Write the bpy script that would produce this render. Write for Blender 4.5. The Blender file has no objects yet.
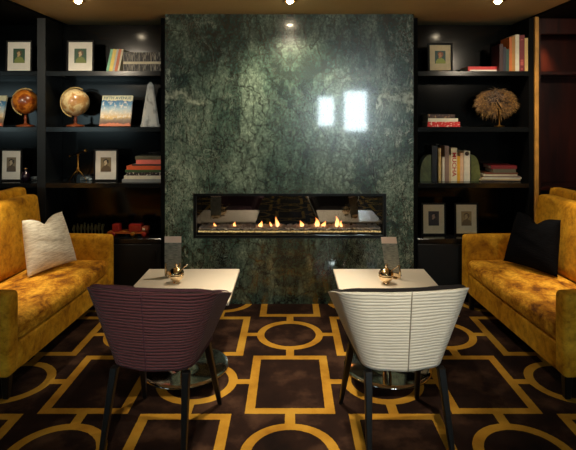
import bpy, bmesh, math, random
from mathutils import Vector, Matrix, noise
random.seed(7)
S = bpy.context.scene
C = S.collection
F, VX, VY, H = 495.0, 290.0, 118.0, 1.6
def at(px, py, Y):
    return ((px-VX)/F*Y, Y, H-(py-VY)/F*Y)
def sx(px, Y): return (px-VX)/F*Y
def sz(py, Y): return H-(py-VY)/F*Y

# ------------------------------------------------------------------ materials
def srgb(r, g, b):
    f = lambda c: (c/255/12.92) if c/255 <= .04045 else ((c/255+.055)/1.055)**2.4
    return (f(r), f(g), f(b), 1)
class N:
    def __init__(s, name):
        s.m = bpy.data.materials.new(name); s.m.use_nodes = True
        s.t = s.m.node_tree; s.n = s.t.nodes; s.b = s.n['Principled BSDF']
    def new(s, typ, **kw):
        o = s.n.new(typ)
        for k, v in kw.items(): setattr(o, k, v)
        return o
    def link(s, a, b): s.t.links.new(a, b)
    def put(s, sock, v):
        if isinstance(v, bpy.types.NodeSocket): s.link(v, sock)
        else: sock.default_value = v
    def math(s, op, a, b=None, c=None):
        o = s.new('ShaderNodeMath', operation=op)
        s.put(o.inputs[0], a)
        if b is not None: s.put(o.inputs[1], b)
        if c is not None: s.put(o.inputs[2], c)
        return o.outputs[0]
    def coord(s, scale=(1,1,1), kind='Object'):
        t = s.new('ShaderNodeTexCoord'); mp = s.new('ShaderNodeMapping')
        mp.inputs['Scale'].default_value = scale
        s.link(t.outputs[kind], mp.inputs[0]); return mp.outputs[0]
    def noise(s, vec, scale=5, detail=4, rough=.55, dist=0):
        o = s.new('ShaderNodeTexNoise'); o.inputs['Scale'].default_value = scale
        o.inputs['Detail'].default_value = detail; o.inputs['Roughness'].default_value = rough
        o.inputs['Distortion'].default_value = dist
        if vec is not None: s.link(vec, o.inputs['Vector'])
        return o.outputs['Fac']
    def ramp(s, fac, stops):
        r = s.new('ShaderNodeValToRGB'); e = r.color_ramp.elements
        while len(e) < len(stops): e.new(.5)
        for x, (p, c) in zip(e, stops): x.position = p; x.color = c
        s.link(fac, r.inputs[0]); return r.outputs[0]
    def mix(s, f, a, b, typ='MIX'):
        o = s.new('ShaderNodeMix', data_type='RGBA', blend_type=typ)
        s.put(o.inputs[0], f); s.put(o.inputs[6], a); s.put(o.inputs[7], b)
        return o.outputs[2]
    def bump(s, h, strength=.3, dist=.005):
        o = s.new('ShaderNodeBump'); o.inputs['Strength'].default_value = strength
        o.inputs['Distance'].default_value = dist
        s.link(h, o.inputs['Height']); s.link(o.outputs[0], s.b.inputs['Normal'])
    def set(s, **kw):
        for k, v in kw.items(): s.put(s.b.inputs[k.replace('_', ' ')], v)
        return s
def plain(name, col, rough=.6, metal=0, vary=.12, scale=30, **kw):
    n = N(name); f = n.noise(n.coord(), scale, 3)
    d = tuple(c*(1-vary) for c in col[:3])+(1,); u = tuple(min(1, c*(1+vary)) for c in col[:3])+(1,)
    n.set(Base_Color=n.ramp(f, [(.35, d), (.65, u)]), Roughness=rough, Metallic=metal, **kw)
    return n.m
def emis(name, col, st):
    n = N(name); f = n.noise(n.coord(), 8, 2)
    n.set(Base_Color=(0,0,0,1), Emission_Strength=st)
    n.link(n.ramp(f, [(.3, tuple(c*.85 for c in col[:3])+(1,)), (.7, col)]), n.b.inputs['Emission Color'])
    return n.m

def make_carpet():
    n = N('patterned_carpet')
    t = n.new('ShaderNodeTexCoord'); sp = n.new('ShaderNodeSeparateXYZ')
    n.link(t.outputs['Object'], sp.inputs[0])
    wob = n.noise(t.outputs['Object'], 60, 2)
    w = n.math('MULTIPLY', n.math('SUBTRACT', wob, .5), .006)
    X = n.math('ADD', sp.outputs[0], w); Y = n.math('ADD', sp.outputs[1], w)
    PX, PY = .562, .655
    u = n.math('DIVIDE', X, PX); v = n.math('DIVIDE', n.math('SUBTRACT', Y, 3.66), PY)
    nu = n.math('ROUND', u); nv = n.math('ROUND', v)
    x = n.math('ABSOLUTE', n.math('MULTIPLY', n.math('SUBTRACT', u, nu), PX))
    y = n.math('ABSOLUTE', n.math('MULTIPLY', n.math('SUBTRACT', v, nv), PY))
    par = n.math('FLOORED_MODULO', n.math('ADD', nu, nv), 2.0)     # 0 circle, 1 rect
    par = n.math('GREATER_THAN', par, .5)
    r = n.math('SQRT', n.math('ADD', n.math('MULTIPLY', x, x), n.math('MULTIPLY', y, y)))
    dc = n.math('SUBTRACT', r, .216)
    dr = n.math('MAXIMUM', n.math('SUBTRACT', x, .219), n.math('SUBTRACT', y, .302))
    d = n.math('ADD', n.math('MULTIPLY', dc, n.math('SUBTRACT', 1.0, par)), n.math('MULTIPLY', dr, par))
    ring = n.math('LESS_THAN', n.math('ABSOLUTE', d), .0265)
    out = n.math('GREATER_THAN', d, 0.0)
    bar = n.math('LESS_THAN', n.math('MINIMUM', x, y), .027)
    mask = n.math('MAXIMUM', ring, n.math('MULTIPLY', out, bar))
    n1 = n.noise(t.outputs['Object'], 3.5, 5, .6); n2 = n.noise(t.outputs['Object'], 320, 2)
    brown = n.ramp(n1, [(.3, srgb(22,11,8)), (.5, srgb(40,23,16)), (.7, srgb(86,60,44))])
    gold = n.ramp(n1, [(.25, srgb(140,92,22)), (.5, srgb(190,140,44)), (.75, srgb(214,168,66))])
    col = n.mix(mask, brown, gold)
    col = n.mix(.35, col, n.ramp(n2, [(.3, (.35,.35,.35,1)), (.7, (1,1,1,1))]), 'MULTIPLY')
    n.set(Base_Color=col, Roughness=.95, Specular_IOR_Level=.15)
    n.bump(n2, .5, .004)
    return n.m

def make_marble():
    n = N('green_veined_marble')
    t = n.new('ShaderNodeTexCoord'); sp = n.new('ShaderNodeSeparateXYZ'); n.link(t.outputs['Object'], sp.inputs[0])
    ax = n.math('ABSOLUTE', sp.outputs[0])                       # book-matched halves
    cb = n.new('ShaderNodeCombineXYZ'); n.link(ax, cb.inputs[0]); n.link(sp.outputs[1], cb.inputs[1]); n.link(sp.outputs[2], cb.inputs[2])
    # slight difference between halves
    P = n.new('ShaderNodeVectorMath', operation='ADD'); n.link(cb.outputs[0], P.inputs[0])
    off = n.new('ShaderNodeCombineXYZ'); n.link(n.math('MULTIPLY', sp.outputs[0], .16), off.inputs[1]); n.link(off.outputs[0], P.inputs[1])
    P = P.outputs[0]
    mp = n.new('ShaderNodeMapping'); mp.inputs['Rotation'].default_value = (0, .35, 0); mp.inputs['Scale'].default_value = (1.5, 1, .7)
    n.link(P, mp.inputs[0]); Q = mp.outputs[0]
    big = n.noise(Q, 1.7, 7, .62, .6)
    mid = n.noise(Q, 11, 10, .78, .3)
    fine = n.noise(P, 42, 4, .7)
    col = n.ramp(big, [(.36, srgb(36,54,46)), (.5, srgb(76,96,84)), (.62, srgb(128,144,128))])
    col = n.mix(.9, col, n.ramp(mid, [(.34, (.36,.42,.38,1)), (.5, (.76,.82,.77,1)), (.66, (1.35,1.38,1.3,1))]), 'MULTIPLY')
    col = n.mix(.75, col, n.ramp(fine, [(.36, (.3,.33,.3,1)), (.52, (1,1,1,1)), (.68, (2.0,2.0,1.85,1))]), 'MULTIPLY')
    # dark crossing cracks
    def vor(vec, sc, rnd=1):
        o = n.new('ShaderNodeTexVoronoi', feature='DISTANCE_TO_EDGE'); o.inputs['Scale'].default_value = sc
        n.link(vec, o.inputs['Vector']); return o.outputs['Distance']
    dis = n.new('ShaderNodeVectorMath', operation='ADD'); n.link(Q, dis.inputs[0])
    nc = n.new('ShaderNodeTexNoise'); nc.inputs['Scale'].default_value = 5; nc.inputs['Detail'].default_value = 5; n.link(P, nc.inputs['Vector'])
    sc = n.new('ShaderNodeVectorMath', operation='SCALE'); sc.inputs['Scale'].default_value = .30
    n.link(nc.outputs['Color'], sc.inputs[0]); n.link(sc.outputs[0], dis.inputs[1])
    v1 = vor(dis.outputs[0], 5.0); v2 = vor(dis.outputs[0], 13)
    dk = n.ramp(v1, [(0, (.1,.12,.1,1)), (.045, (1,1,1,1))]); col = n.mix(.9, col, dk, 'MULTIPLY')
    dk2 = n.ramp(v2, [(0, (.2,.25,.2,1)), (.05, (1,1,1,1))]); col = n.mix(.7, col, dk2, 'MULTIPLY')
    # thin white veins, denser toward outer edges
    va = n.noise(Q, 3.0, 9, .72, 1.6)
    vein = n.math('ABSOLUTE', n.math('SUBTRACT', va, .5))
    vm = n.new('ShaderNodeMapRange'); vm.inputs[1].default_value = 0; vm.inputs[2].default_value = .018; vm.inputs[3].default_value = 1; vm.inputs[4].default_value = 0
    n.link(vein, vm.inputs[0])
    edge = n.new('ShaderNodeMapRange'); edge.inputs[1].default_value = .35; edge.inputs[2].default_value = 1.0; edge.inputs[3].default_value = .12; edge.inputs[4].default_value = 1.0
    n.link(ax, edge.inputs[0])
    brk = n.ramp(n.noise(P, 14, 4), [(.45, (0,0,0,1)), (.62, (1,1,1,1))])
    m1 = n.math('MULTIPLY', n.math('MULTIPLY', vm.outputs[0], edge.outputs[0]), brk)
    # short crystalline flecks
    fl = n.noise(mp.outputs[0], 26, 6, .75, 2.5); fv = n.math('ABSOLUTE', n.math('SUBTRACT', fl, .55))
    fm = n.new('ShaderNodeMapRange'); fm.inputs[1].default_value = 0; fm.inputs[2].default_value = .035; fm.inputs[3].default_value = .8; fm.inputs[4].default_value = 0
    n.link(fv, fm.inputs[0])
    m2 = n.math('MULTIPLY', n.math('MULTIPLY', fm.outputs[0], edge.outputs[0]), n.ramp(n.noise(P, 4, 4), [(.42, (0,0,0,1)), (.58, (1,1,1,1))]))
    # the thick white vein crossing near the outer edges at eye level
    wz = n.math('MULTIPLY', n.math('SUBTRACT', n.noise(P, 6, 5, .65), .5), .40)
    cz = n.math('ADD', 1.80, wz)
    cz = n.math('SUBTRACT', cz, n.math('MULTIPLY', n.math('ABSOLUTE', n.math('SUBTRACT', ax, .93)), .35))
    dd = n.math('ABSOLUTE', n.math('SUBTRACT', sp.outputs[2], cz))
    bm_ = n.new('ShaderNodeMapRange'); bm_.inputs[1].default_value = .004; bm_.inputs[2].default_value = .05; bm_.inputs[3].default_value = 1; bm_.inputs[4].default_value = 0
    n.link(dd, bm_.inputs[0])
    gate = n.math('GREATER_THAN', ax, .74)
    m3 = n.math('MULTIPLY', n.math('MULTIPLY', bm_.outputs[0], gate), n.ramp(n.noise(P, 30, 4), [(.38, (0.1,.1,.1,1)), (.6, (1,1,1,1))]))
    mm = n.math('MINIMUM', n.math('ADD', n.math('ADD', m1, m2), m3), .9)
    col = n.mix(mm, col, srgb(196,206,178))
    n.set(Base_Color=col, Roughness=.26, Specular_IOR_Level=1.0, Coat_Weight=1.0, Coat_Roughness=.06, Coat_IOR=1.55)
    return n.m

def make_velvet():
    n = N('mustard_velvet'); c = n.coord()
    a = n.noise(c, 4.5, 6, .7, .6); b = n.noise(c, 26, 4, .7)
    col = n.ramp(a, [(.30, srgb(132,80,4)), (.45, srgb(196,136,18)), (.66, srgb(232,176,48))])
    col = n.mix(.7, col, n.ramp(b, [(.3, (.42,.3,.2,1)), (.5, (.95,.93,.9,1)), (.75, (1.2,1.2,1.1,1))]), 'MULTIPLY')
    n.set(Base_Color=col, Roughness=.75, Sheen_Weight=.35, Sheen_Roughness=.4, Sheen_Tint=srgb(255,200,80), Specular_IOR_Level=.25)
    n.bump(b, .35, .006); return n.m
def make_seat_velvet():
    n = N('mustard_velvet_worn'); c = n.coord((1,1,1))
    a = n.noise(n.coord((1,.6,1)), 9, 7, .75, .3); b = n.noise(c, 40, 4, .7)
    col = n.ramp(a, [(.36, srgb(96,48,4)), (.47, srgb(184,120,16)), (.6, srgb(236,178,54))])
    col = n.mix(.6, col, n.ramp(b, [(.38, (.5,.4,.3,1)), (.56, (1,1,1,1))]), 'MULTIPLY')
    n.set(Base_Color=col, Roughness=.7, Sheen_Weight=.35, Sheen_Roughness=.4, Sheen_Tint=srgb(255,190,70), Specular_IOR_Level=.25)
    n.bump(a, .2, .006); return n.m
def make_ruched(name, c1, c2, sheen=.3, bump=.9):
    n = N(name); c = n.coord()
    sp = n.new('ShaderNodeSeparateXYZ'); n.link(c, sp.inputs[0])
    no = n.noise(n.coord((1.2,1.2,3)), 2.6, 2, .5)
    ph = n.math('ADD', n.math('MULTIPLY', sp.outputs[2], 430.0), n.math('MULTIPLY', no, 15.0))
    h = n.math('POWER', n.math('ABSOLUTE', n.math('SINE', n.math('MULTIPLY', ph, .5))), .55)
    f = n.noise(n.coord((3,3,30)), 6, 3)
    col = n.mix(h, c1, c2); col = n.mix(.3, col, n.ramp(f, [(.3,(.6,.6,.6,1)),(.7,(1,1,1,1))]), 'MULTIPLY')
    n.set(Base_Color=col, Roughness=.7, Sheen_Weight=sheen, Specular_IOR_Level=.2)
    n.bump(h, bump, .007); return n.m
def make_portrait(name, bg, hair, face, robe, cz=.13, k=1.0):
    n = N(name); t = n.new('ShaderNodeTexCoord'); sp = n.new('ShaderNodeSeparateXYZ'); n.link(t.outputs['Object'], sp.inputs[0])
    no = n.noise(t.outputs['Object'], 45, 4); w = n.math('MULTIPLY', n.math('SUBTRACT', no, .5), .03)
    X = n.math('ADD', sp.outputs[0], w); Z = n.math('ADD', sp.outputs[2], w)
    def ell(x, z, a, b):
        u = n.math('DIVIDE', n.math('SUBTRACT', X, x), a); v = n.math('DIVIDE', n.math('SUBTRACT', Z, z), b)
        return n.math('LESS_THAN', n.math('ADD', n.math('MULTIPLY', u, u), n.math('MULTIPLY', v, v)), 1.0)
    col = n.mix(no, bg, tuple(c*1.8 for c in bg[:3])+(1,))
    col = n.mix(ell(.004, cz-.06, .045, .055), col, robe)
    col = n.mix(ell(.0, cz+.022, .024, .028), col, hair)
    col = n.mix(ell(-.003, cz+.016, .015, .020), col, face)
    n.set(Base_Color=col, Roughness=.5); return n.m
def make_lettered(name, base, ink, sc=(90, 1, 30), lo=.5, band=None):
    n = N(name); f = n.noise(n.coord(sc), 1.0, 3, .6)
    n.set(Base_Color=n.ramp(f, [(lo, base), (lo+.06, ink)]), Roughness=.5); return n.m

M = {}
M['carpet'] = make_carpet(); M['marble'] = make_marble(); M['velvet'] = make_velvet(); M['seatvel'] = make_seat_velvet()
M['ceil'] = plain('ceiling_paint', srgb(206,184,132), .8, vary=.04, scale=3)
M['blackmatte'] = plain('black_paint', (.004,.004,.004,1), .8, Specular_IOR_Level=.1)
M['lacquer'] = plain('black_satin_lacquer', (.007,.008,.008,1), .40, scale=5, Specular_IOR_Level=.35)
M['gloss'] = plain('black_gloss_panel', (.0012,.0015,.0015,1), .13, scale=4, Specular_IOR_Level=.3)
M['shelfgloss'] = plain('black_gloss_shelf', (.006,.0065,.0065,1), .16, scale=4)
M['wood'] = plain('honey_wood_trim', srgb(206,146,64), .4, vary=.2, scale=9)
n = N('dark_mahogany'); f = n.noise(n.coord((1,1,.12)), 14, 5, .6, .6)
n.set(Base_Color=n.ramp(f, [(.3, srgb(26,7,5)), (.7, srgb(62,20,10))]), Roughness=.3, Coat_Weight=.4, Coat_Roughness=.15); M['mahog'] = n.m
M['wall'] = plain('dim_wall_paint', srgb(58,54,48), .8, vary=.05, scale=2)
M['purple'] = make_ruched('aubergine_ruched_fabric', srgb(14,5,8), srgb(104,58,64), .1)
M['white_r'] = make_ruched('ivory_ruched_fabric', srgb(206,200,182), srgb(246,242,230), .1, .4)
M['darklin'] = plain('black_lining', srgb(20,14,16), .8)
M['purplein'] = plain('aubergine_plain_fabric', srgb(70,36,48), .85, vary=.2)
M['blackleg'] = plain('black_stained_wood', (.003,.003,.0035,1), .35)
M['tabletop'] = plain('cream_tabletop', srgb(240,228,208), .28, vary=.02, scale=8)
M['chrome'] = plain('polished_chrome', (.78,.75,.7,1), .08, 1, vary=.03)
M['gold'] = plain('warm_polished_metal', (.86,.68,.45,1), .12, 1, vary=.04)
M['brass'] = plain('aged_brass', srgb(190,140,62), .3, 1)
M['pale_brass'] = plain('pale_brass', srgb(206,176,112), .4, .3)
M['lensglow'] = emis('downlight_glow', (1,.82,.55,1), 80); M['lensdim'] = emis('added_downlight_glow', (1,.82,.55,1), 3)  # dim glow is for bulbs of the added lamps, kept weak in reflections
M['firebox'] = plain('firebox_black', (.002,.002,.002,1), .8, Specular_IOR_Level=.08)
M['bezel'] = plain('black_steel', (.008,.008,.008,1), .35, .5)
n = N('fireplace_glass'); g = n.new('ShaderNodeBsdfGlossy'); g.inputs['Roughness'].default_value = .02
tr = n.new('ShaderNodeBsdfTransparent'); mx = n.new('ShaderNodeMixShader'); mx.inputs[0].default_value = .17
n.link(tr.outputs[0], mx.inputs[1]); n.link(g.outputs[0], mx.inputs[2]); n.link(mx.outputs[0], n.n['Material Output'].inputs[0]); M['fglass'] = n.m
n = N('crushed_glass'); f = n.noise(n.coord(), 160, 2)
n.set(Base_Color=n.ramp(f, [(.35, srgb(190,172,160)), (.55, srgb(240,226,212)), (.7, srgb(253,246,236))]), Roughness=.25); M['pebble'] = n.m
n = N('lit_amber_glass'); f = n.noise(n.coord((1,1,1)), 70, 2)
n.set(Base_Color=srgb(150,110,50), Emission_Strength=.9, Roughness=.3)
n.link(n.ramp(f, [(.38, srgb(90,60,20)), (.6, srgb(255,225,150))]), n.b.inputs['Emission Color']); M['amber'] = n.m
n = N('flame'); t = n.new('ShaderNodeTexCoord'); sp = n.new('ShaderNodeSeparateXYZ'); n.link(t.outputs['Generated'], sp.inputs[0])
n.link(n.ramp(sp.outputs[2], [(0, (1,.5,.2,1)), (.45, (1,.36,.09,1)), (1, (.5,.10,.015,1))]), n.b.inputs['Emission Color'])
n.set(Base_Color=(0,0,0,1), Emission_Strength=4.5); M['flame'] = n.m
n = N('crystal'); f = n.noise(n.coord((1,1,.5)), 24, 4); n.set(Base_Color=n.ramp(f, [(.36, srgb(190,190,184)), (.5, srgb(252,252,246))]), Roughness=.06, Transmission_Weight=.35, IOR=1.5)  # white sparkle of the crystal put into its mottled base colour
n.bump(f, .7, .02); M['crystal'] = n.m
M['pane_bright'] = emis('bright_daylit_pane', (.78,.96,1,1), 22)
M['pane_dim'] = emis('dim_daylit_pane', (.62,.85,.88,1), 3.6)
M['winframe'] = plain('window_frame_paint', srgb(60,60,58), .5)
M['matboard'] = plain('cream_mat_board', srgb(226,220,206), .8, vary=.03)
M['matboard2'] = plain('tan_mat_board', srgb(216,196,156), .8, vary=.04)
M['framewood'] = plain('black_frame', srgb(12,9,8), .6, Specular_IOR_Level=.2)
M['page'] = make_lettered('paper_edges', srgb(206,194,166), srgb(170,156,128), (2,2,260), .45)
M['pillow_w'] = None

def pillow_mat(name, a, b, sheen=.1):
    n = N(name); c = n.coord((2,14,2)); f = n.noise(c, 9, 4, .6, .4)
    n.set(Base_Color=n.ramp(f, [(.35, a), (.6, b)]), Roughness=.9, Sheen_Weight=sheen, Specular_IOR_Level=.03); n.bump(f, .5, .008); return n.m
M['pillow_w'] = pillow_mat('cream_ribbed_cotton', srgb(196,184,160), srgb(236,228,208))
M['pillow_b'] = pillow_mat('black_velvet', (.003,.003,.0035,1), (.006,.006,.007,1), 0)

# ------------------------------------------------------------------ mesh helpers
class MB:
    def __init__(s): s.bm = bmesh.new(); s.mi = 0
    def _tag(s, faces, smooth):
        for f in faces: f.smooth = smooth; f.material_index = s.mi
    def box(s, x0, x1, y0, y1, z0, z1, bev=0, seg=2, mat=None):
        b = bmesh.new()
        vs = [b.verts.new((x, y, z)) for x in (x0, x1) for y in (y0, y1) for z in (z0, z1)]
        for q in ((0,1,3,2),(4,6,7,5),(0,4,5,1),(2,3,7,6),(0,2,6,4),(1,5,7,3)): b.faces.new([vs[i] for i in q])
        if bev: bmesh.ops.bevel(b, geom=b.edges[:], offset=bev, segments=seg, profile=.5, affect='EDGES')
        if mat is not None: b.transform(mat)
        s.merge(b, False); return s
    def merge(s, b, smooth=False):
        bmesh.ops.recalc_face_normals(b, faces=b.faces[:])
        vm = {v: s.bm.verts.new(v.co) for v in b.verts}
        for f in b.faces:
            try: nf = s.bm.faces.new([vm[v] for v in f.verts])
            except ValueError: continue
            nf.smooth = smooth; nf.material_index = s.mi
        b.free()
    def rbox(s, c, size, r, n=10, puff=(0,0,0), warp=None):
        """soft rounded box; puff bulges each pair of faces"""
        b = bmesh.new(); hx = [q/2 for q in size]
        bmesh.ops.create_cube(b, size=2)
        bmesh.ops.subdivide_edges(b, edges=b.edges[:], cuts=n, use_grid_fill=True)
        for v in b.verts:
            u = Vector(v.co)
            # concentrate samples near edges
            q = Vector([math.copysign(1-(1-abs(t))**1.5, t) for t in u])
            p = Vector([q[i]*hx[i] for i in range(3)])
            inner = Vector([max(-(hx[i]-r), min(hx[i]-r, p[i])) for i in range(3)])
            d = p-inner
            p = inner + (d.normalized()*r if d.length > 1e-9 else d)
            for i in range(3):
                j, k = (i+1) % 3, (i+2) % 3
                if abs(u[i]) > .999:
                    p[i] += math.copysign(puff[i]*(1-q[j]**2)*(1-q[k]**2), u[i])
            p += Vector(c)
            if warp: p = warp(p)
            v.co = p
        s.merge(b, True); return s
    def lathe(s, prof, c=(0,0,0), n=32, mat=None, smooth=True):
        b = bmesh.new(); rings = []
        for r, z in prof:
            if r < 1e-6: rings.append([b.verts.new((c[0], c[1], c[2]+z))])
            else: rings.append([b.verts.new((c[0]+r*math.cos(2*math.pi*i/n), c[1]+r*math.sin(2*math.pi*i/n), c[2]+z)) for i in range(n)])
        for a, d in zip(rings, rings[1:]):
            for i in range(n):
                j = (i+1) % n
                if len(a) == 1 and len(d) == 1: continue
                if len(a) == 1: b.faces.new((a[0], d[i], d[j]))
                elif len(d) == 1: b.faces.new((a[i], a[j], d[0]))
                else: b.faces.new((a[i], a[j], d[j], d[i]))
        for rg in (rings[0], rings[-1]):
            if len(rg) > 1: b.faces.new(rg)
        if mat is not None: b.transform(mat)
        s.merge(b, smooth); return s
    def tube(s, pts, rad, n=10, caps=True):
        b = bmesh.new(); pts = [Vector(p) for p in pts]; rings = []
        if not hasattr(rad, '__len__'): rad = [rad]*len(pts)
        for i, p in enumerate(pts):
            d = (pts[min(i+1, len(pts)-1)]-pts[max(i-1, 0)]).normalized()
            a = d.orthogonal().normalized() if i == 0 else (rings_a - d*rings_a.dot(d)).normalized()
            rings_a = a; e = d.cross(a)
            rings.append([b.verts.new(p+(a*math.cos(2*math.pi*k/n)+e*math.sin(2*math.pi*k/n))*rad[i]) for k in range(n)])
        for u, v in zip(rings, rings[1:]):
            for k in range(n): b.faces.new((u[k], u[(k+1)%n], v[(k+1)%n], v[k]))
        if caps: b.faces.new(rings[0]); b.faces.new(rings[-1])
        s.merge(b, True); return s
    def quadbar(s, p0, p1, w0, w1):
        """square tapered bar"""
        b = bmesh.new(); vs = []
        for p, w in ((p0, w0), (p1, w1)):
            for dx, dy in ((-1,-1),(1,-1),(1,1),(-1,1)): vs.append(b.verts.new((p[0]+dx*w/2, p[1]+dy*w/2, p[2])))
        b.faces.new(vs[:4]); b.faces.new(vs[4:])
        for i in range(4): b.faces.new((vs[i], vs[(i+1)%4], vs[4+(i+1)%4], vs[4+i]))
        bmesh.ops.bevel(b, geom=b.edges[:], offset=min(w0, w1)*.15, segments=1, affect='EDGES')
        s.merge(b, False); return s
    def prism(s, poly, y0, y1, axis='y', smooth=False):
        b = bmesh.new()
        f = {'y': lambda p, t: (p[0], t, p[1]), 'x': lambda p, t: (t, p[0], p[1]), 'z': lambda p, t: (p[0], p[1], t)}[axis]
        A = [b.verts.new(f(p, y0)) for p in poly]; B = [b.verts.new(f(p, y1)) for p in poly]
        b.faces.new(A); b.faces.new(B)
        for i in range(len(poly)): b.faces.new((A[i], A[(i+1)%len(poly)], B[(i+1)%len(poly)], B[i]))
        s.merge(b, smooth); return s
    def grid(s, fn, nu, nv, smooth=True):
        b = bmesh.new(); g = [[b.verts.new(fn(i/nu, j/nv)) for j in range(nv+1)] for i in range(nu+1)]
        for i in range(nu):
            for j in range(nv): b.faces.new((g[i][j], g[i+1][j], g[i+1][j+1], g[i][j+1]))
        s.merge(b, smooth); return s
    def build(s, name, mat, parent=None, loc=(0,0,0), rot=(0,0,0)):
        bmesh.ops.remove_doubles(s.bm, verts=s.bm.verts[:], dist=1e-6)
        bmesh.ops.recalc_face_normals(s.bm, faces=s.bm.faces[:])
        me = bpy.data.meshes.new(name); s.bm.to_mesh(me); s.bm.free()
        for m in (mat if isinstance(mat, (list, tuple)) else [mat]): me.materials.append(m)
        o = bpy.data.objects.new(name, me); C.objects.link(o)
        o.location = loc; o.rotation_euler = rot
        if parent: o.parent = parent
        return o
def tag(o, label, cat, group=None, kind=None):
    if label: o['label'] = label
    if cat: o['category'] = cat
    if group: o['group'] = group
    if kind: o['kind'] = kind
    return o
def thing(name, label, cat, loc, rz=0, group=None, rx=0):
    o = bpy.data.objects.new(name, None); C.objects.link(o); o.empty_display_size = .1
    o.location = loc; o.rotation_euler = (rx, 0, rz)
    return tag(o, label, cat, group)
def struct(o): o['kind'] = 'structure'; return o
def copy_tree(o, parent=None):
    c = o.copy(); C.objects.link(c); c.parent = parent
    for ch in list(o.children): copy_tree(ch, c)
    return c
def letters(body, size, mat, parent, loc, rot, name='lettering', ext=.0004, sxy=(1,1)):
    cu = bpy.data.curves.new(name, 'FONT'); cu.body = body; cu.size = size; cu.extrude = ext
    cu.align_x = 'CENTER'; cu.align_y = 'CENTER'; cu.offset = size*.015
    tmp = bpy.data.objects.new('tmp', cu); C.objects.link(tmp)
    dg = bpy.context.evaluated_depsgraph_get(); me = bpy.data.meshes.new_from_object(tmp.evaluated_get(dg))
    bpy.data.objects.remove(tmp); bpy.data.curves.remove(cu)
    me.name = name; me.materials.clear(); me.materials.append(mat)
    o = bpy.data.objects.new(name, me); C.objects.link(o); o.parent = parent; o.location = loc; o.rotation_euler = rot
    o.scale = (sxy[0], sxy[1], 1); return o

# ------------------------------------------------------------------ room shell
CZ = 2.495; YB = 4.26; YF = 4.28; YK = 4.60     # marble face, bookcase front, bookcase back face
struct(MB().box(-8, 3.4, -3.1, 4.9, -.1, 0).build('floor', M['carpet']))
struct(MB().box(-2.13, 2.13, -3.1, 4.9, CZ, CZ+.1).build('ceiling', M['ceil']))
struct(MB().box(-8, -2.13, -3.1, 4.9, CZ-.02, CZ+.1).build('trim_1', M['blackmatte']))
struct(MB().box(2.13, 3.4, -3.1, 4.9, CZ-.02, CZ+.1).build('trim_2', M['blackmatte']))
struct(MB().box(-8, 3.4, 4.72, 4.85, 0, CZ-.02).build('wall_back', M['blackmatte']))
struct(MB().box(-8.1, -8, -3.1, 4.9, 0, CZ).build('wall_left', M['wall']))
struct(MB().box(3.4, 3.5, -3.1, 4.9, 0, CZ).build('wall_right', M['wall']))
# front wall (behind the camera) with three window openings
wins = [(.63, 1.05, 1.38, 2.12, 'pane_bright'), (1.24, 1.82, 1.27, 2.26, 'pane_bright'), (-7.4, -6.2, 1.25, 2.3, 'pane_dim'), (-5.25, -3.9, 1.30, 2.3, 'pane_dim')]
w = MB(); xs = -8
for (a, b, z0, z1, k) in sorted(wins):
    w.box(xs, a, -3.1, -3, 0, CZ); w.box(a, b, -3.1, -3, 0, z0); w.box(a, b, -3.1, -3, z1, CZ); xs = b
w.box(xs, 3.4, -3.1, -3, 0, CZ); struct(w.build('wall_front', M['wall']))
for i, (a, b, z0, z1, k) in enumerate(wins):
    f = MB(); t = .03
    f.box(a, a+t, -3.08, -3.0, z0, z1).box(b-t, b, -3.08, -3.0, z0, z1).box(a, b, -3.08, -3.0, z0, z0+t).box(a, b, -3.08, -3.0, z1-t, z1)
    if b-a > 1: f.box((a+b)/2-.02, (a+b)/2+.02, -3.07, -3.01, z0, z1)
    fo = struct(f.build('window_%d' % (i+1), M['winframe']))
    MB().box(a+t, b-t, -3.06, -3.05, z0+t, z1-t).build('pane', M[k], fo)

# ------------------------------------------------------------------ marble surround and fireplace
MX0, MX1 = sx(165, YB), sx(413.5, YB)
FX0, FX1, FZ0, FZ1 = sx(193, YB), sx(386.5, YB), sz(238.5, YB), sz(193.5, YB)
m = MB().box(MX0, FX0, YB, 4.7, 0, CZ-.001).box(FX1, MX1, YB, 4.7, 0, CZ-.001).box(FX0, FX1, YB, 4.7, 0, FZ0).box(FX0, FX1, YB, 4.7, FZ1, CZ-.001)
tag(m.build('marble_surround', M['marble']), 'tall green veined marble panel surrounding the ribbon fireplace', 'fireplace surround')
fp = thing('fireplace', 'long low black ribbon fireplace set in the green marble with small flames', 'fireplace', ((FX0+FX1)/2, YB+.01, FZ0))
w2 = (FX1-FX0)/2-.002; hh = FZ1-FZ0-.002; t = .022
MB().box(-w2, w2, 0, .03, 0, t).box(-w2, w2, 0, .03, hh-t, hh).box(-w2, -w2+t, 0, .03, t, hh-t).box(w2-t, w2, 0, .03, t, hh-t).build('bezel', M['bezel'], fp)
MB().box(-w2, w2, .32, .33, 0, hh).box(-w2, w2, .03, .32, 0, .008).box(-w2, w2, .03, .32, hh-.008, hh).box(-w2, -w2+.01, .03, .32, .008, hh-.008).box(w2-.01, w2, .03, .32, .008, hh-.008).build('firebox', M['firebox'], fp)
MB().box(-w2+t, w2-t, .022, .026, t, hh-t).build('glass_pane', M['fglass'], fp)
MB().box(-w2+.02, w2-.02, .075, .27, .009, .052).build('burner_tray', M['bezel'], fp)
b = MB()
for i in range(2600):
    x = random.uniform(-w2+.035, w2-.035); y = random.uniform(.085, .26); z = .054+random.random()*.014
    r = random.uniform(.005, .010); bb = bmesh.new(); bmesh.ops.create_icosphere(bb, subdivisions=1, radius=r)
    bb.transform(Matrix.Translation((x, y, z)) @ Matrix.Rotation(random.random()*3, 4, 'X') @ Matrix.Diagonal((1.2, .8, .8, 1))); b.merge(bb)
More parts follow.
